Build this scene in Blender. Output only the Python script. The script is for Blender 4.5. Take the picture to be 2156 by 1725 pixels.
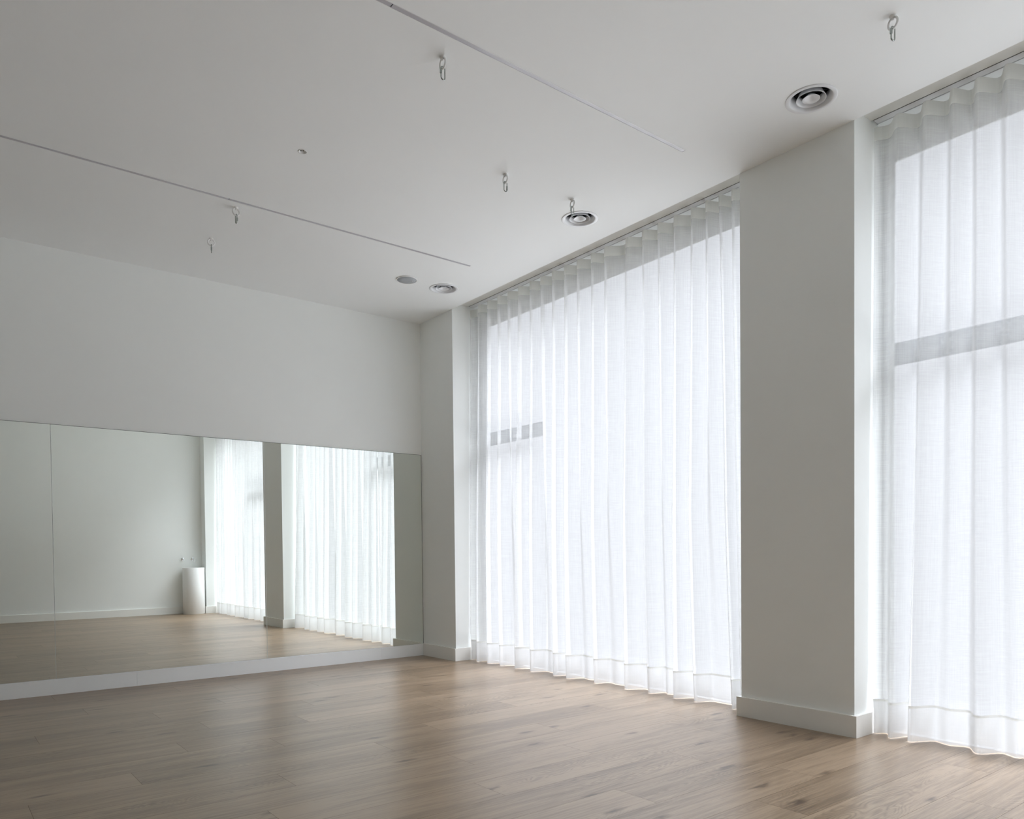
import bpy, bmesh, math, random
from mathutils import Matrix, Vector

for o in list(bpy.data.objects):
    bpy.data.objects.remove(o)
SC = bpy.context.scene
COL = SC.collection
PI = math.pi

# ------------------------------------------------------------------ camera
cam_data = bpy.data.cameras.new('camera')
cam = bpy.data.objects.new('camera', cam_data)
COL.objects.link(cam)
SC.camera = cam
CAM_LOC = Vector((-4.1898, -6.8688, 1.0802))
RT = Vector((0.78624464, -0.61783119, -0.0101974))
UP = Vector((0.02148522, 0.01084146, 0.99971038))
FW = Vector((0.6175417, 0.78623602, -0.02179827))
cam.matrix_world = Matrix((
    (RT.x, UP.x, -FW.x, CAM_LOC.x),
    (RT.y, UP.y, -FW.y, CAM_LOC.y),
    (RT.z, UP.z, -FW.z, CAM_LOC.z),
    (0, 0, 0, 1)))
cam_data.sensor_fit = 'HORIZONTAL'
cam_data.sensor_width = 36.0
cam_data.lens = 1582.3573 / 2156 * 36.0
cam_data.shift_x = 0.0
cam_data.shift_y = (1198.2978 - 862.5) / 2156
cam_data.clip_start = 0.05

# ------------------------------------------------------------------ daylight
world = bpy.data.worlds.new('sky_with_fill_bands')
SC.world = world
world.use_nodes = True
wn, wl = world.node_tree.nodes, world.node_tree.links
wn.clear()
w_out = wn.new('ShaderNodeOutputWorld')
w_bg = wn.new('ShaderNodeBackground')
w_tc = wn.new('ShaderNodeTexCoord')
w_sep = wn.new('ShaderNodeSeparateXYZ')
w_ramp = wn.new('ShaderNodeValToRGB')
w_map = wn.new('ShaderNodeMapRange')
w_map.inputs['From Min'].default_value = -1
w_map.inputs['From Max'].default_value = 1
wl.new(w_tc.outputs['Generated'], w_sep.inputs[0])
wl.new(w_sep.outputs['Z'], w_map.inputs['Value'])
wl.new(w_map.outputs[0], w_ramp.inputs[0])
els = w_ramp.color_ramp.elements
# dim level band in view; bright unseen bands above and below added as fill
els[0].position = 0.0
els[0].color = (0.22, 0.22, 0.225, 1)
els[1].position = 1.0
els[1].color = (1.85, 1.97, 2.16, 1)
for pos, c in ((0.12, (0.24, 0.25, 0.26)), (0.35, (0.58, 0.60, 0.625)), (0.40, (0.100, 0.1042, 0.1125)), (0.78, (0.102, 0.1065, 0.115)), (0.845, (2.95, 3.13, 3.42))):
    e = els.new(pos); e.color = (*c, 1)
wl.new(w_ramp.outputs[0], w_bg.inputs['Color'])
w_bg.inputs['Strength'].default_value = 9
wl.new(w_bg.outputs[0], w_out.inputs[0])

SC.view_settings.view_transform = 'Standard'
SC.view_settings.look = 'None'
SC.view_settings.exposure = 0.0
SC.view_settings.gamma = 1.0
SC.view_settings.use_curve_mapping = False
SC.cycles.max_bounces = 16
SC.cycles.diffuse_bounces = 12
SC.cycles.glossy_bounces = 6
SC.cycles.transmission_bounces = 10
SC.cycles.transparent_max_bounces = 24
SC.cycles.use_denoising = True

# ------------------------------------------------------------------ dimensions
H = 3.5            # ceiling
HS = 3.56          # soffit of the curtain pocket
YB = -8.02         # back wall
XL = -7.20         # far side wall, left of the picture
PA, PB = -3.946, -4.7013     # column edges along the window wall
P1 = -0.6127       # corner pilaster edge
P2 = -7.765         # back pilaster edge
XG = 0.34          # glass line
BT = 0.0232        # baseboard thickness
BH = 0.1255        # baseboard height
rnd = random.Random(7)


# ------------------------------------------------------------------ node helpers
def new_mat(name):
    m = bpy.data.materials.new(name)
    m.use_nodes = True
    nt = m.node_tree
    nt.nodes.clear()
    return m, nt.nodes, nt.links


def simple(name, col, rough=0.5, metal=0.0, spec=0.5, noise=0.0, nscale=30.0, bump=0.0, bscale=200.0):
    m, n, l = new_mat(name)
    out = n.new('ShaderNodeOutputMaterial')
    p = n.new('ShaderNodeBsdfPrincipled')
    p.inputs['Base Color'].default_value = (*col, 1)
    p.inputs['Roughness'].default_value = rough
    p.inputs['Metallic'].default_value = metal
    p.inputs['Specular IOR Level'].default_value = spec
    tc = n.new('ShaderNodeTexCoord')
    if noise:
        nz = n.new('ShaderNodeTexNoise')
        nz.inputs['Scale'].default_value = nscale
        nz.inputs['Detail'].default_value = 3
        l.new(tc.outputs['Object'], nz.inputs['Vector'])
        mx = n.new('ShaderNodeMix'); mx.data_type = 'RGBA'
        mx.inputs[6].default_value = (*[c * (1 - noise) for c in col], 1)
        mx.inputs[7].default_value = (*[min(1, c * (1 + noise)) for c in col], 1)
        l.new(nz.outputs[0], mx.inputs[0])
        l.new(mx.outputs[2], p.inputs['Base Color'])
    if bump:
        nb = n.new('ShaderNodeTexNoise')
        nb.inputs['Scale'].default_value = bscale
        nb.inputs['Detail'].default_value = 2
        l.new(tc.outputs['Object'], nb.inputs['Vector'])
        b = n.new('ShaderNodeBump')
        b.inputs['Strength'].default_value = bump
        b.inputs['Distance'].default_value = 0.001
        l.new(nb.outputs[0], b.inputs['Height'])
        l.new(b.outputs[0], p.inputs['Normal'])
    l.new(p.outputs[0], out.inputs[0])
    return m


M = {}
M['wall'] = simple('wall_paint', (0.882, 0.90, 0.885), 0.85, spec=0.2, noise=0.012, nscale=3, bump=0.15, bscale=350)
M['ceiling'] = simple('ceiling_paint', (0.89, 0.905, 0.905), 0.9, spec=0.2, noise=0.01, nscale=2)
M['base'] = simple('baseboard_paint', (0.865, 0.858, 0.825), 0.55, spec=0.3, noise=0.008, nscale=4)
M['base_white'] = simple('white_board_paint', (0.93, 0.945, 0.945), 0.5, spec=0.3, noise=0.008, nscale=4)
M['frame'] = simple('window_frame_paint', (0.45, 0.465, 0.48), 0.4, noise=0.01)
M['pocket'] = simple('ceiling_paint_shaded', (0.76, 0.755, 0.72), 0.85, spec=0.2, noise=0.03, nscale=5)  # same plaster as the ceiling, with the pocket shade mixed into the colour
M['jamb'] = simple('window_jamb_paint', (0.76, 0.77, 0.77), 0.5, noise=0.01)
M['track'] = simple('track_enamel', (0.74, 0.74, 0.75), 0.35, noise=0.01)
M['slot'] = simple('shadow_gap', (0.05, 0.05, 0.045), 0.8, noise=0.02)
M['white_enamel'] = simple('white_enamel', (0.82, 0.82, 0.81), 0.3, noise=0.01)
M['vent'] = simple('vent_enamel', (0.80, 0.81, 0.83), 0.32, noise=0.01)
M['duct'] = simple('duct_dark', (0.012, 0.013, 0.015), 0.7, noise=0.05)
M['zinc'] = simple('zinc_plated_steel', (0.36, 0.39, 0.37), 0.25, metal=1.0, noise=0.08, nscale=120)
M['grille'] = simple('speaker_grille', (0.40, 0.42, 0.44), 0.6, noise=0.06, nscale=900)
M['badge'] = simple('badge_silver', (0.92, 0.92, 0.93), 0.3, noise=0.01)
M['diffuser'] = simple('light_diffuser', (0.50, 0.49, 0.53), 0.22, spec=0.7, noise=0.01)
M['lip'] = simple('profile_lip', (0.78, 0.78, 0.79), 0.3, noise=0.01)
M['ceramic'] = simple('matt_ceramic', (0.86, 0.86, 0.85), 0.35, noise=0.006)
M['chrome'] = simple('chrome', (0.90, 0.91, 0.92), 0.22, metal=1.0, noise=0.02)
M['mirror_back'] = simple('mirror_backing', (0.07, 0.08, 0.07), 0.6, noise=0.05)
M['mirror_edge'] = simple('mirror_edge', (0.74, 0.78, 0.75), 0.3, noise=0.05)


def mirror_mat():
    m, n, l = new_mat('mirror_silver')
    out = n.new('ShaderNodeOutputMaterial')
    g = n.new('ShaderNodeBsdfGlossy')
    g.inputs['Roughness'].default_value = 0.0
    tc = n.new('ShaderNodeTexCoord')
    nz = n.new('ShaderNodeTexNoise'); nz.inputs['Scale'].default_value = 1.5
    l.new(tc.outputs['Object'], nz.inputs['Vector'])
    mx = n.new('ShaderNodeMix'); mx.data_type = 'RGBA'
    mx.inputs[6].default_value = (0.885, 0.915, 0.875, 1)
    mx.inputs[7].default_value = (0.895, 0.925, 0.885, 1)
    l.new(nz.outputs[0], mx.inputs[0])
    l.new(mx.outputs[2], g.inputs['Color'])
    l.new(g.outputs[0], out.inputs[0])
    return m


def glass_mat():
    m, n, l = new_mat('window_glass')
    out = n.new('ShaderNodeOutputMaterial')
    t = n.new('ShaderNodeBsdfTransparent')
    t.inputs['Color'].default_value = (0.985, 0.985, 0.985, 1)
    g = n.new('ShaderNodeBsdfGlossy'); g.inputs['Roughness'].default_value = 0.0
    lw = n.new('ShaderNodeLayerWeight'); lw.inputs['Blend'].default_value = 0.5
    pw = n.new('ShaderNodeMath'); pw.operation = 'POWER'; pw.inputs[1].default_value = 5.0
    l.new(lw.outputs['Facing'], pw.inputs[0])
    fr = n.new('ShaderNodeMath'); fr.operation = 'MULTIPLY_ADD'
    fr.inputs[1].default_value = 0.9; fr.inputs[2].default_value = 0.04
    l.new(pw.outputs[0], fr.inputs[0])
    mx = n.new('ShaderNodeMixShader')
    l.new(fr.outputs[0], mx.inputs[0])
    l.new(t.outputs[0], mx.inputs[1])
    l.new(g.outputs[0], mx.inputs[2])
    l.new(mx.outputs[0], out.inputs[0])
    return m


def linen_mat(name, open_lo, open_hi, col, trans_col, tfac):
    """Sheer linen: woven threads scatter and pass light, the gaps between them are open."""
    m, n, l = new_mat(name)
    out = n.new('ShaderNodeOutputMaterial')
    uv = n.new('ShaderNodeUVMap')
    def threads(su, sv, det):
        mp = n.new('ShaderNodeMapping')
        mp.inputs['Scale'].default_value = (su, sv, 1)
        l.new(uv.outputs[0], mp.inputs[0])
        nz = n.new('ShaderNodeTexNoise'); nz.noise_dimensions = '2D'
        nz.inputs['Scale'].default_value = 1.0
        nz.inputs['Detail'].default_value = det
        nz.inputs['Roughness'].default_value = 0.65
        l.new(mp.outputs[0], nz.inputs[0])
        return nz.outputs[0]
    a = threads(170, 3.5, 3)
    b = threads(7, 210, 3)
    c = threads(9, 5, 2)
    s1 = n.new('ShaderNodeMath'); s1.operation = 'ADD'
    l.new(a, s1.inputs[0]); l.new(b, s1.inputs[1])
    s2 = n.new('ShaderNodeMath'); s2.operation = 'MULTIPLY_ADD'
    l.new(c, s2.inputs[0]); s2.inputs[1].default_value = 0.5; l.new(s1.outputs[0], s2.inputs[2])
    mr = n.new('ShaderNodeMapRange')
    mr.inputs['From Min'].default_value = 0.75
    mr.inputs['From Max'].default_value = 1.75
    mr.inputs['To Min'].default_value = open_lo
    mr.inputs['To Max'].default_value = open_hi
    l.new(s2.outputs[0], mr.inputs['Value'])
    # threads overlap when the cloth is seen slantwise, so the open area shrinks with the slant
    lw = n.new('ShaderNodeLayerWeight'); lw.inputs['Blend'].default_value = 0.5
    cs = n.new('ShaderNodeMath'); cs.operation = 'SUBTRACT'; cs.inputs[0].default_value = 1.0
    l.new(lw.outputs['Facing'], cs.inputs[1])
    sl = n.new('ShaderNodeMapRange')
    sl.inputs['From Min'].default_value = 0.05; sl.inputs['From Max'].default_value = 0.85
    sl.inputs['To Min'].default_value = 0.6; sl.inputs['To Max'].default_value = 1.15
    l.new(cs.outputs[0], sl.inputs['Value'])
    op = n.new('ShaderNodeMath'); op.operation = 'MULTIPLY'
    l.new(mr.outputs[0], op.inputs[0]); l.new(sl.outputs[0], op.inputs[1])
    d = n.new('ShaderNodeBsdfDiffuse'); d.inputs['Color'].default_value = (*col, 1)
    t = n.new('ShaderNodeBsdfTranslucent'); t.inputs['Color'].default_value = (*trans_col, 1)
    # a slanted path through the yarn is longer: less light gets through, more is turned back
    ts = n.new('ShaderNodeMapRange')
    ts.inputs['From Min'].default_value = 0.05; ts.inputs['From Max'].default_value = 0.85
    ts.inputs['To Min'].default_value = tfac * 0.45; ts.inputs['To Max'].default_value = tfac * 1.12
    l.new(cs.outputs[0], ts.inputs['Value'])
    dt = n.new('ShaderNodeMixShader'); l.new(ts.outputs[0], dt.inputs[0])
    l.new(d.outputs[0], dt.inputs[1]); l.new(t.outputs[0], dt.inputs[2])
    tr = n.new('ShaderNodeBsdfTransparent')
    mx = n.new('ShaderNodeMixShader')
    l.new(op.outputs[0], mx.inputs[0])
    l.new(dt.outputs[0], mx.inputs[1]); l.new(tr.outputs[0], mx.inputs[2])
    l.new(mx.outputs[0], out.inputs[0])
    return m


M['mirror'] = mirror_mat()
M['glass'] = glass_mat()
M['linen'] = linen_mat('sheer_linen', 0.42, 0.54, (0.66, 0.66, 0.66), (0.95, 0.95, 0.95), 0.19)
M['linen_hem'] = linen_mat('doubled_linen', 0.07, 0.12, (0.76, 0.76, 0.76), (0.92, 0.92, 0.915), 0.18)
M['linen_seam'] = linen_mat('seam_linen', 0.01, 0.03, (0.78, 0.78, 0.755), (0.84, 0.84, 0.80), 0.14)
M['linen_head'] = linen_mat('header_linen', 0.03, 0.08, (0.80, 0.80, 0.775), (0.90, 0.90, 0.86), 0.36)


def wood_mat():
    m, n, l = new_mat('oak_laminate')
    out = n.new('ShaderNodeOutputMaterial')
    p = n.new('ShaderNodeBsdfPrincipled')
    tc = n.new('ShaderNodeTexCoord')
    at = n.new('ShaderNodeAttribute'); at.attribute_name = 'plank'
    off = n.new('ShaderNodeVectorMath'); off.operation = 'SCALE'
    l.new(at.outputs['Color'], off.inputs[0]); off.inputs['Scale'].default_value = 37.0
    co = n.new('ShaderNodeVectorMath'); co.operation = 'ADD'
    l.new(tc.outputs['Object'], co.inputs[0]); l.new(off.outputs[0], co.inputs[1])

    def noise(sx, sy, det, rough=0.6, dist=0.0):
        mp = n.new('ShaderNodeMapping'); mp.inputs['Scale'].default_value = (sx, sy, 1)
        l.new(co.outputs[0], mp.inputs[0])
        z = n.new('ShaderNodeTexNoise'); z.noise_dimensions = '3D'
        z.inputs['Scale'].default_value = 1.0
        z.inputs['Detail'].default_value = det
        z.inputs['Roughness'].default_value = rough
        z.inputs['Distortion'].default_value = dist
        l.new(mp.outputs[0], z.inputs[0])
        return z.outputs[0]

    def math_(op, a, b=None, c=None):
        x = n.new('ShaderNodeMath'); x.operation = op
        for i, v in enumerate((a, b, c)):
            if v is None:
                continue
            if isinstance(v, (int, float)):
                x.inputs[i].default_value = v
            else:
                l.new(v, x.inputs[i])
        return x.outputs[0]

    broad = noise(0.9, 7.0, 4, 0.6, 0.6)
    grain = noise(2.6, 75.0, 5, 0.65, 0.25)
    fine = noise(9.0, 320.0, 2, 0.6)
    # cathedral figure: contour bands of a stretched field
    field = noise(1.3, 6.5, 2, 0.45, 0.4)
    bands = math_('SINE', math_('MULTIPLY', field, 210.0))
    bands = math_('MULTIPLY_ADD', bands, 0.5, 0.5)
    bmask = n.new('ShaderNodeMapRange'); bmask.inputs[1].default_value = 0.50; bmask.inputs[2].default_value = 0.66
    l.new(noise(0.7, 3.0, 2, 0.5), bmask.inputs[0])
    bands = math_('MULTIPLY', math_('POWER', bands, 2.0), bmask.outputs[0])
    # knots: sparse dark stretched spots
    mpv = n.new('ShaderNodeMapping'); mpv.inputs['Scale'].default_value = (1.25, 4.2, 1)
    l.new(co.outputs[0], mpv.inputs[0])
    vo = n.new('ShaderNodeTexVoronoi'); vo.voronoi_dimensions = '2D'; vo.inputs['Scale'].default_value = 1.0
    vo.inputs['Randomness'].default_value = 1.0
    wob = n.new('ShaderNodeVectorMath'); wob.operation = 'ADD'
    wz = n.new('ShaderNodeTexNoise'); wz.inputs['Scale'].default_value = 9.0
    l.new(mpv.outputs[0], wz.inputs[0])
    ws = n.new('ShaderNodeVectorMath'); ws.operation = 'SCALE'; ws.inputs['Scale'].default_value = 0.16
    l.new(wz.outputs[1], ws.inputs[0])
    l.new(mpv.outputs[0], wob.inputs[0]); l.new(ws.outputs[0], wob.inputs[1])
    l.new(wob.outputs[0], vo.inputs['Vector'])
    kn = n.new('ShaderNodeMapRange')
    kn.inputs[1].default_value = 0.01; kn.inputs[2].default_value = 0.115
    kn.inputs[3].default_value = 1.0; kn.inputs[4].default_value = 0.0
    l.new(vo.outputs['Distance'], kn.inputs[0])
    sepc = n.new('ShaderNodeSeparateColor'); l.new(vo.outputs['Color'], sepc.inputs[0])
    ksel = math_('GREATER_THAN', sepc.outputs[0], 0.6)
    knot = math_('MULTIPLY', math_('POWER', kn.outputs[0], 1.4), ksel)

    v = math_('MULTIPLY_ADD', broad, 0.62, -0.02)
    v = math_('MULTIPLY_ADD', grain, 0.72, math_('ADD', v, -0.09))
    v = math_('MULTIPLY_ADD', fine, 0.36, math_('ADD', v, -0.09))
    v = math_('MULTIPLY_ADD', bands, -0.17, v)
    sp = n.new('ShaderNodeSeparateColor'); l.new(at.outputs['Color'], sp.inputs[0])
    v = math_('MULTIPLY_ADD', sp.outputs[2], 0.16, v)
    v = math_('MULTIPLY_ADD', knot, -0.46, v)
    ramp = n.new('ShaderNodeValToRGB')
    r = ramp.color_ramp
    r.elements[0].position = 0.22; r.elements[0].color = (0.075, 0.046, 0.026, 1)
    r.elements[1].position = 0.95; r.elements[1].color = (0.325, 0.233, 0.152, 1)
    x = r.elements.new(0.48); x.color = (0.152, 0.100, 0.058, 1)
    x = r.elements.new(0.70); x.color = (0.224, 0.154, 0.095, 1)
    v = math_('MULTIPLY_ADD', v, 1.38, -0.215)
    l.new(v, ramp.inputs[0])
    l.new(ramp.outputs[0], p.inputs['Base Color'])
    rr = n.new('ShaderNodeMapRange'); rr.inputs[3].default_value = 0.26; rr.inputs[4].default_value = 0.38
    l.new(grain, rr.inputs[0]); l.new(rr.outputs[0], p.inputs['Roughness'])
    p.inputs['Specular IOR Level'].default_value = 0.8
    p.inputs['IOR'].default_value = 1.5
    bp = n.new('ShaderNodeBump'); bp.inputs['Strength'].default_value = 0.10; bp.inputs['Distance'].default_value = 0.0006
    l.new(grain, bp.inputs['Height']); l.new(bp.outputs[0], p.inputs['Normal'])
    l.new(p.outputs[0], out.inputs[0])
    return m


M['wood'] = wood_mat()
M['joint'] = simple('plank_joint', (0.07, 0.048, 0.033), 0.8, noise=0.05)


# ------------------------------------------------------------------ mesh helpers
class MB:
    """collects shapes into ONE mesh"""
    def __init__(self):
        self.v, self.f, self.mi, self.sm = [], [], [], []

    def face(self, idx, mi=0, sm=False):
        self.f.append(idx); self.mi.append(mi); self.sm.append(sm)

    def box(self, x0, x1, y0, y1, z0, z1, mi=0):
        if x0 > x1: x0, x1 = x1, x0
        if y0 > y1: y0, y1 = y1, y0
        if z0 > z1: z0, z1 = z1, z0
        b = len(self.v)
        self.v += [(x0, y0, z0), (x1, y0, z0), (x1, y1, z0), (x0, y1, z0),
                   (x0, y0, z1), (x1, y0, z1), (x1, y1, z1), (x0, y1, z1)]
        for q in ((0, 3, 2, 1), (4, 5, 6, 7), (0, 1, 5, 4), (1, 2, 6, 5), (2, 3, 7, 6), (3, 0, 4, 7)):
            self.face([b + i for i in q], mi)
        return self

    def lathe(self, prof, n=48, c=(0, 0, 0), mi=0, axis='z', closed=False, smooth=True):
        """prof: list of (r, h) turned about the axis"""
        b = len(self.v)
        for (r, h) in prof:
            for k in range(n):
                a = 2 * PI * k / n
                p = (r * math.cos(a), r * math.sin(a), h)
                if axis == 'y':
                    p = (p[0], p[2], p[1])
                elif axis == 'x':
                    p = (p[2], p[0], p[1])
                self.v.append((c[0] + p[0], c[1] + p[1], c[2] + p[2]))
        m = len(prof)
        rng = m if closed else m - 1
        for i in range(rng):
            j = (i + 1) % m
            for k in range(n):
                k2 = (k + 1) % n
                self.face([b + i * n + k, b + i * n + k2, b + j * n + k2, b + j * n + k], mi, smooth)
        return self

    def tube(self, pts, r, n=12, closed=False, mi=0, caps=True):
        pts = [Vector(p) for p in pts]
        N = len(pts)
        b = len(self.v)
        prev = None
        for i, p in enumerate(pts):
            if closed:
                t = (pts[(i + 1) % N] - pts[i - 1]).normalized()
            else:
                t = (pts[min(i + 1, N - 1)] - pts[max(i - 1, 0)]).normalized()
            if prev is None:
                ref = Vector((0, 0, 1)) if abs(t.z) < 0.9 else Vector((1, 0, 0))
                u = t.cross(ref).normalized()
            else:
                u = (prev - t * prev.dot(t)).normalized()
            prev = u
            w = t.cross(u)
            for k in range(n):
                a = 2 * PI * k / n
                self.v.append(tuple(p + (u * math.cos(a) + w * math.sin(a)) * r))
        for i in range(N if closed else N - 1):
            j = (i + 1) % N
            for k in range(n):
                k2 = (k + 1) % n
                self.face([b + i * n + k, b + i * n + k2, b + j * n + k2, b + j * n + k], mi, True)
        if not closed and caps:
            self.face([b + k for k in range(n)][::-1], mi)
            self.face([b + (N - 1) * n + k for k in range(n)], mi)
        return self

    def build(self, name, mats, parent=None, bevel=0.0, fixn=True):
        me = bpy.data.meshes.new(name)
        me.from_pydata(self.v, [], self.f)
        if not isinstance(mats, (list, tuple)):
            mats = [mats]
        for m in mats:
            me.materials.append(m)
        for p, mi, sm in zip(me.polygons, self.mi, self.sm):
            p.material_index = mi
            p.use_smooth = sm
        me.update()
        if fixn:
            bm = bmesh.new(); bm.from_mesh(me)
            bmesh.ops.recalc_face_normals(bm, faces=bm.faces)
            bm.to_mesh(me); bm.free()
        o = bpy.data.objects.new(name, me)
        COL.objects.link(o)
        if parent is not None:
            o.parent = parent
        if bevel:
            md = o.modifiers.new('bevel', 'BEVEL')
            md.width = bevel; md.segments = 2; md.limit_method = 'ANGLE'
        return o


def tag(o, label=None, cat=None, group=None, kind=None):
    if label: o['label'] = label
    if cat: o['category'] = cat
    if group: o['group'] = group
    if kind: o['kind'] = kind
    return o


def thing(name, label, cat, loc=(0, 0, 0), rotz=0.0, group=None, kind=None):
    o = bpy.data.objects.new(name, None)
    o.empty_display_size = 0.05
    COL.objects.link(o)
    o.location = loc
    o.rotation_euler = (0, 0, rotz)
    return tag(o, label, cat, group, kind)


def copy_thing(src, loc, rotz=None):
    c = src.copy(); COL.objects.link(c)
    c.location = loc
    if rotz is not None:
        c.rotation_euler = (0, 0, rotz)
    for ch in list(src.children):
        d = ch.copy(); COL.objects.link(d); d.parent = c
        for g in list(ch.children):
            e2 = g.copy(); COL.objects.link(e2); e2.parent = d
    return c


# ------------------------------------------------------------------ ceiling fittings (positions)
VENTS = [(-0.3803, -4.6608), (-0.3755, -2.8519), (-0.381, -1.052)]
VENT_R = 0.132
SENSOR = (-2.338, -2.519)
SLOTS = [(-0.505, -3.906), (-0.495, -1.640)]      # right-hand end x, centre y
SLOT_W = 0.029
SLOT_X0 = -7.0

# ------------------------------------------------------------------ the setting
# floor: staggered oak-look planks
PW = 0.2465
SEAM0 = -0.54
PL = 1.675
JOINTS = {0: -2.198, 1: -3.313, 2: -2.468, 3: -2.964, 4: -2.001, 5: -2.797, 6: -2.242, 7: -1.38, 8: -2.599,
          9: -1.716, 10: -2.173, 11: -2.835, 12: -1.993, 13: -3.063, 14: -2.172, 15: -1.058, 16: -1.733,
          17: -0.872, 18: -1.379, 19: -0.18, 20: -0.705}


def build_floor():
    v, f, mi, cols = [], [], [], []
    G = 0.0006
    row = -3
    X0, X1, Y0 = XL, 0.345, YB - 0.02

    def quad(x0, x1, y0, y1, z, m_, c):
        b = len(v)
        v.extend([(x0, y0, z), (x1, y0, z), (x1, y1, z), (x0, y1, z)])
        f.append([b, b + 1, b + 2, b + 3]); mi.append(m_); cols.append(c)
    while True:
        yt = SEAM0 - PW * row
        yb = yt - PW
        if yt < Y0:
            break
        if yb < 0.02:
            yt_, yb_ = min(yt, 0.02), max(yb, Y0)
            j = JOINTS.get(row, rnd.uniform(-3, -1))
            j0 = j - PL * math.ceil((j - X0) / PL)
            while j0 < X1:
                a, b_ = max(j0, X0), min(j0 + PL, X1)
                if b_ - a > 0.01:
                    c = (rnd.random(), rnd.random(), rnd.random(), 1)
                    quad(a + G, b_ - G, yb_ + G, yt_ - G, 0.0, 0, c)
                j0 += PL
        row += 1
    quad(X0, X1, Y0, 0.02, -0.0025, 1, (0, 0, 0, 1))
    # slab under the boards
    b = len(v)
    v.extend([(X0, Y0, -0.0025), (X1, Y0, -0.0025), (X1, 0.02, -0.0025), (X0, 0.02, -0.0025),
              (X0, Y0, -0.15), (X1, Y0, -0.15), (X1, 0.02, -0.15), (X0, 0.02, -0.15)])
    for q in ((4, 7, 6, 5), (0, 4, 5, 1), (1, 5, 6, 2), (2, 6, 7, 3), (3, 7, 4, 0)):
        f.append([b + i for i in q]); mi.append(1); cols.append((0, 0, 0, 1))
    me = bpy.data.meshes.new('floor')
    me.from_pydata(v, [], f)
    me.materials.append(M['wood']); me.materials.append(M['joint'])
    ca = me.color_attributes.new('plank', 'FLOAT_COLOR', 'CORNER')
    for p in me.polygons:
        p.material_index = mi[p.index]
        for li in p.loop_indices:
            ca.data[li].color = cols[p.index]
    o = bpy.data.objects.new('floor', me); COL.objects.link(o)
    tag(o, 'brown oak-look plank floor with staggered joints', 'floor', kind='structure')


build_floor()


def build_ceiling():
    bm = bmesh.new()
    edges = []

    def loop(pts):
        vs = [bm.verts.new((x, y, H)) for x, y in pts]
        es = [bm.edges.new((vs[i], vs[(i + 1) % len(vs)])) for i in range(len(vs))]
        edges.extend(es)
        return es
    loop([(XL, YB), (0, YB), (0, 0), (XL, 0)])
    for (x, y) in VENTS:
        loop([(x + 0.113 * math.cos(2 * PI * k / 48), y + 0.113 * math.sin(2 * PI * k / 48)) for k in range(48)])
    loop([(SENSOR[0] + 0.023 * math.cos(2 * PI * k / 24), SENSOR[1] + 0.023 * math.sin(2 * PI * k / 24)) for k in range(24)])
    for (xe, y) in SLOTS:
        loop([(SLOT_X0, y - SLOT_W / 2), (xe, y - SLOT_W / 2), (xe, y + SLOT_W / 2), (SLOT_X0, y + SLOT_W / 2)])
    bmesh.ops.triangle_fill(bm, use_beauty=True, edges=edges)
    for f in bm.faces:
        if f.normal.z > 0:
            f.normal_flip()

    def box(x0, x1, y0, y1, z0, z1):
        vs = [bm.verts.new(p) for p in ((x0, y0, z0), (x1, y0, z0), (x1, y1, z0), (x0, y1, z0),
                                        (x0, y0, z1), (x1, y0, z1), (x1, y1, z1), (x0, y1, z1))]
        for q in ((0, 3, 2, 1), (4, 5, 6, 7), (0, 1, 5, 4), (1, 2, 6, 5), (2, 3, 7, 6), (3, 0, 4, 7)):
            bm.faces.new([vs[i] for i in q])
    # edge of the ceiling along the curtain pocket, then the pocket soffit in strips either side of the track
    vs = [bm.verts.new(p) for p in ((0, YB, H), (0, 0, H), (0, 0, H + 0.16), (0, YB, H + 0.16))]
    bm.faces.new(vs)
    box(0.0, 0.193, YB, 0.0, HS, HS + 0.10)
    box(0.262, 0.62, YB, 0.0, HS, HS + 0.10)
    box(0.193, 0.262, YB, 0.0, HS + 0.03, HS + 0.10)
    # slab over everything
    box(XL - 0.2, 0.62, YB - 0.2, 0.2, H + 0.26, H + 0.40)
    me = bpy.data.meshes.new('ceiling')
    bm.to_mesh(me); bm.free()
    me.materials.append(M['ceiling']); me.materials.append(M['pocket'])
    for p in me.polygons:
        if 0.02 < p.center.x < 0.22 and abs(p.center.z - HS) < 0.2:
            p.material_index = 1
    o = bpy.data.objects.new('ceiling', me); COL.objects.link(o)
    tag(o, 'smooth white plaster ceiling with a pocket along the windows', 'ceiling', kind='structure')


build_ceiling()

m = MB(); m.box(XL - 0.2, 0.62, 0.0, 0.2, 0.0, H + 0.27)
tag(m.build('wall_left', M['wall']), 'pale wall carrying the long mirror', 'wall', kind='structure')
m = MB(); m.box(XL - 0.2, 0.62, YB - 0.2, YB, 0.0, H + 0.27)
tag(m.build('wall_back', M['wall']), 'pale back wall seen in the mirror behind the basin', 'wall', kind='structure')
m = MB(); m.box(XL - 0.2, XL, YB, 0.0, 0.0, H + 0.27)
tag(m.build('wall_front', M['wall']), 'pale wall at the far end of the room', 'wall', kind='structure')
# window wall: corner pilaster, square column, back pilaster, lintels and jambs round the windows
W1 = (P1, PA)      # window 1 from pilaster to column
W2 = (PB, P2)
HEAD = 3.40
m = MB()
m.box(0.0, 0.40, P1, 0.0, 0.0, H + 0.27)
m.box(0.0, 0.40, PB, PA, 0.0, H + 0.27)
m.box(0.0, 0.40, YB, P2, 0.0, H + 0.27)
for (a, b) in (W1, W2):
    m.box(XG - 0.012, 0.40, b, a, HEAD, HS + 0.02)
tag(m.build('wall_right', M['wall'], bevel=0.0), 'window wall with grey-beige corner pilaster and square column', 'wall', kind='structure')


# ------------------------------------------------------------------ baseboards
def board_box(m, x0, x1, y0, y1, h):
    m.box(x0, x1, y0, y1, 0.0, h)


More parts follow.
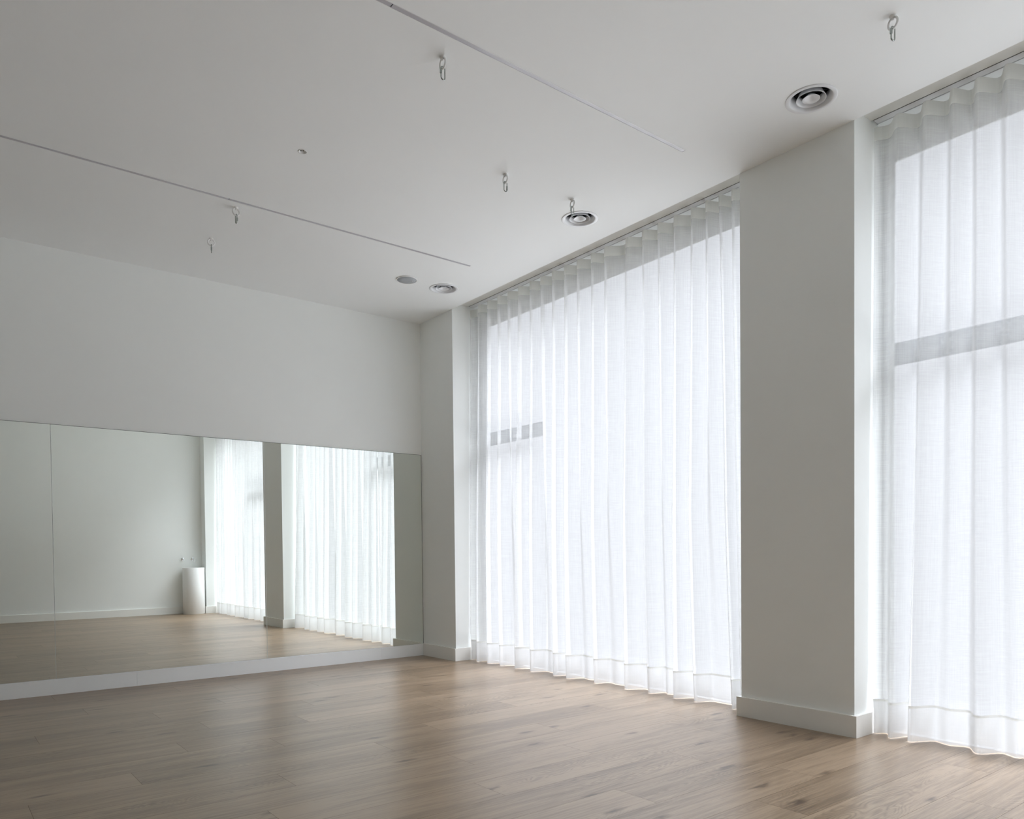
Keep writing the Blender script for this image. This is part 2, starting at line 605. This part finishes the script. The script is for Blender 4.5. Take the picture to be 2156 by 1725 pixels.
m = MB()
cuts = [XL, -6.4, -2.798, -0.515, 0.0]
for i in range(4):
    m.box(cuts[i] + 0.0003, cuts[i + 1] - (0.0003 if i < 3 else 0), -BT, 0.0, 0.0, 0.1205)
tag(m.build('baseboard_left', M['base_white'], bevel=0.0012), 'white board along the floor under the mirror', 'baseboard', kind='structure')
m = MB()
m.box(-BT, 0.0, P1 - BT, -BT, 0.0, BH)
m.box(0.0, 0.235, P1 - BT, P1, 0.0, BH)
m.box(-BT, 0.0, PB - BT, PA + BT, 0.0, BH)
m.box(0.0, 0.235, PB - BT, PB, 0.0, BH)
m.box(0.0, 0.235, PA, PA + BT, 0.0, BH)
m.box(-BT, 0.0, YB + BT, P2 + BT, 0.0, BH)
m.box(0.0, 0.235, P2, P2 + BT, 0.0, BH)
tag(m.build('baseboard_right', M['base']), 'beige painted baseboard wrapping the pilasters and column', 'baseboard', kind='structure')
m = MB(); m.box(XL, -BT, YB, YB + BT, 0.0, BH)
tag(m.build('baseboard_back', M['base'], bevel=0.0012), 'pale baseboard along the back wall behind the basin', 'baseboard', kind='structure')


# ------------------------------------------------------------------ windows
def window(n, ya, yb, ja, jb, mull, label):
    """ya > yb: opening along the wall; ja, jb: frame widths at either end; mull: mullion centres"""
    w = thing('window_%d' % n, label, 'window', (XG, (ya + yb) / 2, 0), kind='structure')
    cx, cy = XG, (ya + yb) / 2

    def loc(m_):
        m_.v = [(x - cx, y - cy, z) for x, y, z in m_.v]
        return m_
    f = MB()
    x0, x1 = XG - 0.012, XG
    f.box(x0, x1, yb + 0.001, ya - 0.001, 3.337, HEAD - 0.001)
    f.box(x0, x1, ya - 0.001, ya - ja, 0.0005, 3.337)
    f.box(x0, x1, yb + 0.001, yb + jb, 0.0005, 3.337)
    loc(f).build('frame', M['jamb'], w)
    th = MB(); th.box(0.275, 0.3275, yb + 0.03, ya - 0.03, 0.0002, 0.004)  # added strip, covers wood that would throw orange light onto the hem
    tag(loc(th).build('added_floor_strip', M['frame'], w), 'grey strip added on the floor to dull the orange bounce')
    ys = [ya - ja] + [v for c in mull for v in (c + 0.006, c - 0.006)] + [yb + jb]
    for c in mull:
        mm = MB(); mm.box(x0, x1, c - 0.006, c + 0.006, 0.0005, 3.337)
        loc(mm).build('mullion', M['jamb'], w)
    t = MB(); t.box(x0 + 0.002, x1 - 0.002, ys[1], ys[0], 2.153, 2.285)
    loc(t).build('transom', M['frame'], w)
    for i in range(0, len(ys), 2):
        a, b = ys[i], ys[i + 1]
        zz = [(0.0005, 2.153), (2.285, 3.337)] if i == 0 else [(0.0005, 3.337)]
        for z0, z1 in zz:
            g = MB()
            g.box(XG - 0.0116, XG - 0.0004, b, a, z0, z1)
            loc(g).build('pane', M['glass'], w)
    return w


window(1, P1, PA, 0.135, 0.06, [-1.62], 'tall window between the corner pilaster and the column behind sheer curtain')
window(2, PB, P2, 0.072, 0.07, [-6.0], 'tall window right of the column behind sheer curtain')


# ------------------------------------------------------------------ curtains
def ray_y(u, v, x):
    """y on the plane at depth x seen at a picture position (used only to read dimensions off the photo)"""
    r = FW + RT * ((u - 1078.0) / 1582.3573) - UP * ((v - 1198.2978) / 1582.3573)
    t = (x - CAM_LOC.x) / r.x
    return (CAM_LOC + r * t).y


def smooth(t):
    t = max(0.0, min(1.0, t))
    return t * t * (3 - 2 * t)


Z_TOP, Z_HEAD, Z_SEAM, Z_HEM, Z_BOT = 3.524, 3.446, 0.2035, 0.190, 0.005


def curtain(label, ystart, yend, crests, seed):
    rr = random.Random(seed)
    jit = [(rr.uniform(-0.006, 0.006), rr.uniform(-0.012, 0.012), rr.uniform(0.85, 1.15)) for _ in range(len(crests) + 2)]
    root = thing('sheer_curtain', label, 'curtain', (0.2, ystart, 0.0), group=None)
    SUB = 10

    def row(z):
        t = (Z_TOP - z) / (Z_TOP - Z_BOT)
        xc = 0.222 + (0.178 - 0.222) * smooth(t * 1.05)
        A = 0.047 + (0.060 - 0.047) * smooth(t)
        pts = []

        def yk(c):
            yt, ym, yb_ = c[0], c[1], c[2]
            if t < 0.62:
                return yt + (ym - yt) * (t / 0.62)
            return ym + (yb_ - ym) * ((t - 0.62) / 0.38)
        ys = [yk(c) for c in crests]
        ys0 = ystart + 0.019 * smooth((z - 0.13) / 0.22)
        pts.append((ys0, xc - 0.01))
        # first valley
        pts.append((ys0 + (ys[0] - ys0) * 0.45, xc + A * 0.5))
        for k, c in enumerate(crests):
            fade = 1.0 - c[3] * smooth((t - 0.12) / 0.8)
            a = A * (1 + (jit[k][2] - 1) * (0.3 + 0.7 * t))
            pts.append((ys[k] + jit[k][0] * t, xc - a * (2 * fade - 1) + jit[k][1] * t * 0.6))
            if k + 1 < len(crests):
                f2 = 1.0 - crests[k + 1][3] * smooth((t - 0.12) / 0.8)
                y2 = ys[k] + (ys[k + 1] - ys[k]) * (0.52 if k % 2 else 0.48)
                pts.append((y2, xc + A * (0.98 + 0.0 * f2)))
        yl = ys[-1]
        pts.append((yl + (yend - yl) * 0.55, xc + A * 0.6))
        pts.append((yend, xc))
        out = []
        for i in range(len(pts) - 1):
            (ya, xa), (yb2, xb) = pts[i], pts[i + 1]
            for s in range(SUB):
                q = s / SUB
                out.append((xa + (xb - xa) * (0.5 - 0.5 * math.cos(PI * q)), ya + (yb2 - ya) * q))
        out.append((pts[-1][1], pts[-1][0]))
        return out

    def sheet(name, zs, mat_rows, mats, parent=None):
        rows = [row(z) for z in zs]
        n = len(rows[0])
        u = [0.0]
        for i in range(1, n):
            a, b = rows[0][i - 1], rows[0][i]
            u.append(u[-1] + math.hypot(b[0] - a[0], b[1] - a[1]))
        v, f = [], []
        for z, r_ in zip(zs, rows):
            for (x, y) in r_:
                v.append((x - 0.2, y - ystart, z))
        mi = []
        for j in range(len(zs) - 1):
            for i in range(n - 1):
                f.append([j * n + i, j * n + i + 1, (j + 1) * n + i + 1, (j + 1) * n + i])
                mi.append(mat_rows[j])
        me = bpy.data.meshes.new(name)
        me.from_pydata(v, [], f)
        for mm in mats:
            me.materials.append(mm)
        uvl = me.uv_layers.new(name='weave')
        for p in me.polygons:
            p.use_smooth = True
            p.material_index = mi[p.index]
            for li, vi in zip(p.loop_indices, p.vertices):
                uvl.data[li].uv = (u[vi % n], zs[vi // n])
        o = bpy.data.objects.new(name, me)
        COL.objects.link(o)
        o.parent = parent or root
        return o
    zs = [Z_HEAD + (Z_SEAM - Z_HEAD) * (i / 44) for i in range(45)]
    sheet('fabric', zs, [0] * 44, [M['linen']])
    tag(sheet('header_tape', [Z_TOP, (Z_TOP + Z_HEAD) / 2, Z_HEAD], [0, 0], [M['linen_head']]), 'stiff opaque band at the top of the curtain')
    hem = tag(sheet('hem', [Z_HEM, 0.14, 0.09, 0.045, Z_BOT], [0, 0, 0, 0], [M['linen_hem']]), 'doubled hem at the foot of the curtain')
    tag(sheet('seam', [Z_SEAM, Z_HEM], [0], [M['linen_seam']], hem), 'thicker grey stitched fold along the top of the hem')
    return root


C1 = []
for (ut, um, ub, fade) in [
        (1007.3, 1006, 1004, 0), (1025.1, 1025, 1025.6, 0), (1046.8, 1048.3, 1051, 0), (1068.2, 1073, 1078, 0.75),
        (1090.8, 1088.6, 1085, 0), (1115.8, 1117.6, 1118.5, 0), (1137.9, 1143, 1144, 0.8), (1162.6, 1163.3, 1164, 0),
        (1188.7, 1191.5, 1195, 0), (1215.8, 1217, 1222, 0.75), (1245.4, 1247, 1250.5, 0), (1273.7, 1276, 1282, 0.8),
        (1320.2, 1316.6, 1316.6, 0), (1353.8, 1359, 1366, 0), (1386.1, 1390.5, 1391, 0.75), (1420.7, 1419.3, 1419, 0),
        (1456.7, 1453, 1463, 0), (1487.5, 1490, 1500, 0.85), (1514.2, 1533, 1545, 0), (1540.9, 1549.6, 1553, 0.3)]:
    C1.append((ray_y(ut, 500, 0.185) - 0.008, ray_y(um, 1000, 0.165) - 0.008, ray_y(ub, 1400, 0.125) - 0.006, fade))
curtain('white sheer curtain in the bay between the corner pilaster and the column', P1 - 0.027, PA + 0.030, C1, 3)
C2 = [(-4.86, -4.86, -4.85, 0), (-5.01, -4.985, -4.955, 0), (-5.147, -5.14, -5.12, 0.7), (-5.265, -5.28, -5.295, 0),
      (-5.40, -5.42, -5.45, 0.7)]
y = -5.55
k = 0
r2 = random.Random(11)
while y > P2 + 0.12:
    C2.append((y, y + r2.uniform(-0.015, 0.015), y + r2.uniform(-0.03, 0.03), 0.75 if k % 3 == 1 else 0.0))
    y -= r2.uniform(0.145, 0.17)
    k += 1
curtain('white sheer curtain right of the column, cut by the right edge of the photo', PB - 0.028, P2 + 0.03, C2, 5)


def track(label, ya, yb):
    t = thing('curtain_track', label, 'curtain track', (0.2275, (ya + yb) / 2, HS), group=None)
    L = (ya - yb) / 2 - 0.012
    p = MB()
    p.box(-0.029, 0.0205, -L, L, -0.0015, 0.028)
    p.box(0.0265, 0.031, -L, L, -0.0015, 0.028)
    p.box(0.0205, 0.0265, -L, L, 0.012, 0.028)
    p.build('profile', M['track'], t)
    g = MB(); g.box(-0.0342, -0.0291, -L, L, -0.0004, 0.012)  # black strip standing in for the shadow line in front of the track
    tag(g.build('gap_shade', M['slot'], t), 'thin black strip painted as the shadow gap along the room side')
    s = MB(); s.box(0.0206, 0.0264, -L, L, 0.008, 0.0119)
    tag(s.build('slot', M['slot'], t), 'dark running slot')
    n = int(2 * L / 0.08)
    return t


track('slim grey curtain track in the pocket above the far curtain', P1, PA)
track('slim grey curtain track in the pocket right of the column', PB, P2)

# ------------------------------------------------------------------ mirror panels
MW = 1.686
MIRS = [(-0.007, -1.6892, 'right-hand mirror panel ending in the corner beside the curtained bay'),
        (-1.6896, -3.3752, 'middle mirror panel, reflecting the white basin'),
        (-3.3756, -5.0605, 'leftmost mirror panel, cut by the left edge of the photo')]
for i, (a, b, lab) in enumerate(MIRS):
    g = thing('mirror_panel', lab, 'mirror', ((a + b) / 2, 0, 0.1215), group='wall mirror panels')
    w = (a - b) / 2
    m = MB()
    m.box(-w, w, -0.0055, -0.0005, 0.0, 2.0015)
    m.build('backing', M['mirror_back'], g)
    ir = 0.004 if i == 0 else 0.0018
    e = MB()
    e.box(-w + 0.0002, -w + 0.0018, -0.0061, -0.0054, 0.0005, 1.9985)
    tag(e.build('edge', M['mirror_edge'], g), 'polished pale glass edge at the panel joint')
    if i:
        e = MB()
        e.box(w - 0.0018, w - 0.0002, -0.0061, -0.0054, 0.0005, 1.9985)
        tag(e.build('edge', M['mirror_edge'], g), 'polished pale glass edge at the panel joint')
    s = MB()
    s.v = [(-w + 0.0018, -0.006, 0.0006), (w - ir, -0.006, 0.0006), (w - ir, -0.006, 1.9985), (-w + 0.0018, -0.006, 1.9985)]
    s.face([0, 1, 2, 3])
    s.build('silvered_face', M['mirror'], g, fixn=False)


# ------------------------------------------------------------------ ceiling vents
def make_vent(label, x, y):
    t = thing('ceiling_vent', label, 'air vent', (x, y, H), group='round ceiling vents')
    fl = MB()
    R = VENT_R
    fl.lathe([(R, 0.0), (R, -0.003), (R - 0.003, -0.005), (0.113, -0.005), (0.110, -0.003), (0.104, 0.008), (0.097, 0.024),
              (0.092, 0.045), (0.0935, 0.045), (0.099, 0.024), (0.106, 0.010), (0.1125, 0.0)], n=64, closed=True)
    fl.build('flange', M['vent'], t)
    rg = MB()
    rg.lathe([(0.0745, -0.003), (0.070, 0.006), (0.063, 0.018), (0.058, 0.032), (0.0595, 0.032), (0.065, 0.018), (0.072, 0.006), (0.076, -0.003)],
             n=64, closed=True)
    tag(rg.build('ring', M['vent'], t), 'middle flared ring')
    ct = MB()
    ct.lathe([(0.0, 0.020), (0.010, 0.020), (0.013, 0.018), (0.030, 0.006), (0.0435, -0.003), (0.045, -0.002), (0.032, 0.009), (0.015, 0.024), (0.0, 0.026)],
             n=64)
    tag(ct.build('centre_cone', M['vent'], t), 'shallow centre dish')
    hs = MB()
    hs.lathe([(0.1125, 0.001), (0.112, 0.10), (0.0, 0.10)], n=48)
    for k in range(2):
        a = PI * k / 2 + 0.5
        c, s_ = math.cos(a), math.sin(a)
        hs.tube([(-0.11 * c, -0.11 * s_, 0.034), (0.11 * c, 0.11 * s_, 0.034)], 0.003, 8)
    hs.build('duct', M['duct'], t)
    return t


v0 = make_vent('large round vent nearest the camera, by the curtain right of the column', *VENTS[0])
VL = ['round ceiling vent partly behind a hanging quick link, above the middle of the far curtain',
      'round ceiling vent in the far corner, beside the grey speaker']
for (x, y), lab in zip(VENTS[1:], VL):
    c = copy_thing(v0, (x, y, H)); c['label'] = lab

# ------------------------------------------------------------------ speaker and sensor
sp = thing('ceiling_speaker', 'flat round grey speaker set flush in the ceiling, left of the far vent', 'speaker', (-0.770, -1.055, H))
m = MB(); m.lathe([(0.0925, 0.0), (0.0925, -0.006), (0.0905, -0.009), (0.086, -0.009), (0.086, 0.0)], n=64, closed=True)
m.build('rim', M['white_enamel'], sp)
m = MB(); m.lathe([(0.0858, 0.0), (0.0858, -0.0075), (0.04, -0.0085), (0.0, -0.0087)], n=64)
tag(m.build('grille', M['grille'], sp), 'grey perforated grille')
m = MB()
th = math.radians(-12)
bx, by = 0.047, -0.0095
m.tube([(bx - 0.006, by + 0.0045, -0.0093), (bx + 0.006, by - 0.0045, -0.0093)], 0.0028, 8)
tag(m.build('badge', M['badge'], sp), 'tiny pale badge')

sn = thing('ceiling_sensor', 'tiny round white recessed fitting with two dark holes, between the two light slots', 'sensor', (SENSOR[0], SENSOR[1], H))
m = MB()
m.lathe([(0.027, 0.0), (0.0265, -0.003), (0.0225, -0.003), (0.021, 0.0), (0.015, 0.010), (0.0, 0.012)], n=40)
m.build('cup', M['white_enamel'], sn)
for dx, dy in ((-0.0075, 0.008), (0.0035, 0.0005)):
    m = MB()
    m.lathe([(0.0042, 0.0035), (0.0035, 0.001), (0.0, 0.0008)], n=16, c=(dx, dy, 0.004))
    m.lathe([(0.0042, 0.0035), (0.0, 0.006)], n=16, c=(dx, dy, 0.004))
    tag(m.build('lens', M['duct'], sn), 'dark hole')


# ------------------------------------------------------------------ recessed linear lights
def slot_light(label, xe, y):
    L = xe - SLOT_X0
    t = thing('linear_light', label, 'light', (xe, y, H), group='recessed linear lights')
    h = MB()
    w = SLOT_W / 2
    h.box(-L, 0, -w, -w + 0.0022, -0.0008, 0.02)
    h.box(-L, 0, w - 0.0022, w, -0.0008, 0.02)
    h.box(-0.0022, 0, -w + 0.0022, w - 0.0022, -0.0008, 0.02)
    h.box(-L, -L + 0.0022, -w + 0.0022, w - 0.0022, -0.0008, 0.02)
    h.build('profile', M['lip'], t)
    x = 0.0
    for seg in (2.0, 2.0, L - 4.0):
        d = MB()
        d.box(-x - seg + 0.003, -x - 0.0025, -w + 0.0022, w - 0.0022, 0.0006, 0.005)
        d.build('diffuser', M['diffuser'], t)
        x += seg
    bk = MB(); bk.box(-L + 0.003, -0.003, -w + 0.0024, w - 0.0024, 0.012, 0.014)
    bk.build('led_strip', M['slot'], t)
    return t


slot_light('unlit recessed light slot nearer the camera, running to the top edge of the photo', *SLOTS[0])
slot_light('unlit recessed light slot nearer the mirror wall, running to the left edge of the photo', *SLOTS[1])


# ------------------------------------------------------------------ ceiling hooks and quick links
RR, RW = 0.0245, 0.0052       # ring radius to wire centre, wire radius
RZ = -0.0315                  # ring centre below the ceiling


def make_hook(label, x, y, ang):
    t = thing('ceiling_hook', label, 'hook', (x, y, H), math.radians(ang), group='ceiling eye hooks')
    p = MB()
    p.lathe([(0.0, -0.009), (0.009, -0.0088), (0.0135, -0.007), (0.0155, -0.003), (0.0155, 0.0)], n=32)
    p.build('plate', M['white_enamel'], t)
    r_ = MB()
    r_.tube([(RR * math.cos(2 * PI * k / 40), 0, RZ + RR * math.sin(2 * PI * k / 40)) for k in range(40)], RW, 12, closed=True)
    r_.build('ring', M['white_enamel'], t)
    b = MB()
    b.lathe([(0.0, -0.0195), (0.005, -0.019), (0.0068, -0.017), (0.0068, -0.010), (0.0, -0.010)], n=6, smooth=False)
    b.build('bolt', M['white_enamel'], t)
    return t


LW, LH, LR = 0.0115, 0.068, 0.0030     # half width, height, wire radius


def make_link(label, x, y, ang, side, nutz):
    """elongated steel link standing in the ring; local x lies in the link's plane"""
    top = RZ - RR + RW + 2 * LR + 0.001       # inside bottom of the ring
    t = thing('quick_link', label, 'quick link', (x, y, H + top), math.radians(ang), group='quick links on the hooks')
    pts = []
    R = LW
    for k in range(13):
        a = PI * k / 12
        pts.append((R * math.cos(a), 0, -R + R * math.sin(a) - LR))
    for k in range(13):
        a = PI + PI * k / 12
        pts.append((R * math.cos(a), 0, -(LH - R) + R * math.sin(a) + LR))
    m = MB(); m.tube(pts, LR, 12, closed=True)
    m.build('link', M['zinc'], t)
    n = MB()
    n.lathe([(LR + 0.0002, -0.0125), (0.0058, -0.0118), (0.0062, -0.0105), (0.0062, 0.0105), (0.0058, 0.0118), (LR + 0.0002, 0.0125)],
            n=6, c=(side * R, 0, nutz), smooth=False)
    tag(n.build('nut', M['zinc'], t), 'hexagonal screw sleeve')
    return t


HOOKS = [
    ((-0.666, -5.226), 75, 'ceiling hook nearest the camera, at the top right of the photo', -15, -1, -0.026),
    ((-2.139, -3.752), 90, 'ceiling hook beside the nearer light slot, top centre of the photo', 2, -1, -0.026),
    ((-1.201, -3.036), 85, 'ceiling hook alone in mid ceiling, left of the hook by the vent', -4, 1, -0.042),
    ((-0.624, -3.041), 79, 'ceiling hook right in front of the middle vent', -4, -1, -0.028),
    ((-2.417, -1.546), 10, 'ceiling hook just below the light slot near the mirror wall', 100, -1, -0.042),
    ((-2.400, -0.917), -6, 'ceiling hook closest to the mirror wall', 76, -1, -0.040),
]
LINKS = ['steel quick link hanging from the hook nearest the camera',
         'steel quick link on the hook beside the nearer light slot',
         'steel quick link on the lone mid-ceiling hook, sleeve on its right side',
         'steel quick link hanging in front of the middle vent',
         'steel quick link on the hook just below the light slot near the mirror wall',
         'steel quick link seen edge-on, on the hook closest to the mirror wall']
h0 = None
for ((x, y), ang, lab, la, side, nz), ll in zip(HOOKS, LINKS):
    if h0 is None:
        h0 = make_hook(lab, x, y, ang)
    else:
        c = copy_thing(h0, (x, y, H), math.radians(ang)); c['label'] = lab
    make_link(ll, x, y, la, side, nz)

# ------------------------------------------------------------------ basin and tap in the back corner
BX, BY, BR, BHT = -0.212, -7.815, 0.190, 0.86
bs = thing('pedestal_basin', 'white cylindrical floor-standing basin, seen in the mirror', 'basin', (BX, BY, 0))
m = MB()
m.lathe([(0.0, 0.0), (BR - 0.004, 0.0), (BR, 0.004), (BR, BHT - 0.004), (BR - 0.003, BHT), (BR - 0.012, BHT), (BR - 0.016, BHT - 0.006),
         (BR - 0.024, BHT - 0.10), (BR - 0.06, BHT - 0.135), (0.03, BHT - 0.15), (0.0, BHT - 0.15)], n=64)
m.build('body', M['ceramic'], bs)
m = MB(); m.lathe([(0.0, BHT - 0.1455), (0.026, BHT - 0.1455), (0.028, BHT - 0.1495)], n=32)
tag(m.build('drain', M['chrome'], bs), 'chrome drain cap')
fs = thing('wall_spout', 'chrome wall-mounted water spout over the basin, seen in the mirror', 'tap', (-0.165, YB, 1.018))
m = MB(); m.lathe([(0.0, 0.010), (0.030, 0.010), (0.032, 0.008), (0.032, 0.0)], n=32, axis='y')
m.build('rosette', M['chrome'], fs)
m = MB()
pts = [(0, 0.004, 0), (0, 0.12, 0)] + [(0, 0.12 + 0.03 * math.sin(a), -0.03 + 0.03 * math.cos(a)) for a in (0.4, 0.8, 1.2, 1.57)] + [(0, 0.15, -0.055)]
m.tube(pts, 0.009, 14)
m.build('spout', M['chrome'], fs)
fh = thing('tap_handle', 'small round chrome tap handle on the back wall, left of the spout in the mirror', 'tap', (-0.345, YB, 1.018))
m = MB(); m.lathe([(0.0, 0.010), (0.030, 0.010), (0.032, 0.008), (0.032, 0.0)], n=32, axis='y')
m.build('rosette', M['chrome'], fh)
m = MB(); m.lathe([(0.0, 0.045), (0.016, 0.045), (0.017, 0.043), (0.017, 0.008)], n=24, axis='y')
m.tube([(0, 0.036, 0.016), (0, 0.038, 0.05)], 0.0035, 10)
m.build('knob', M['chrome'], fh)
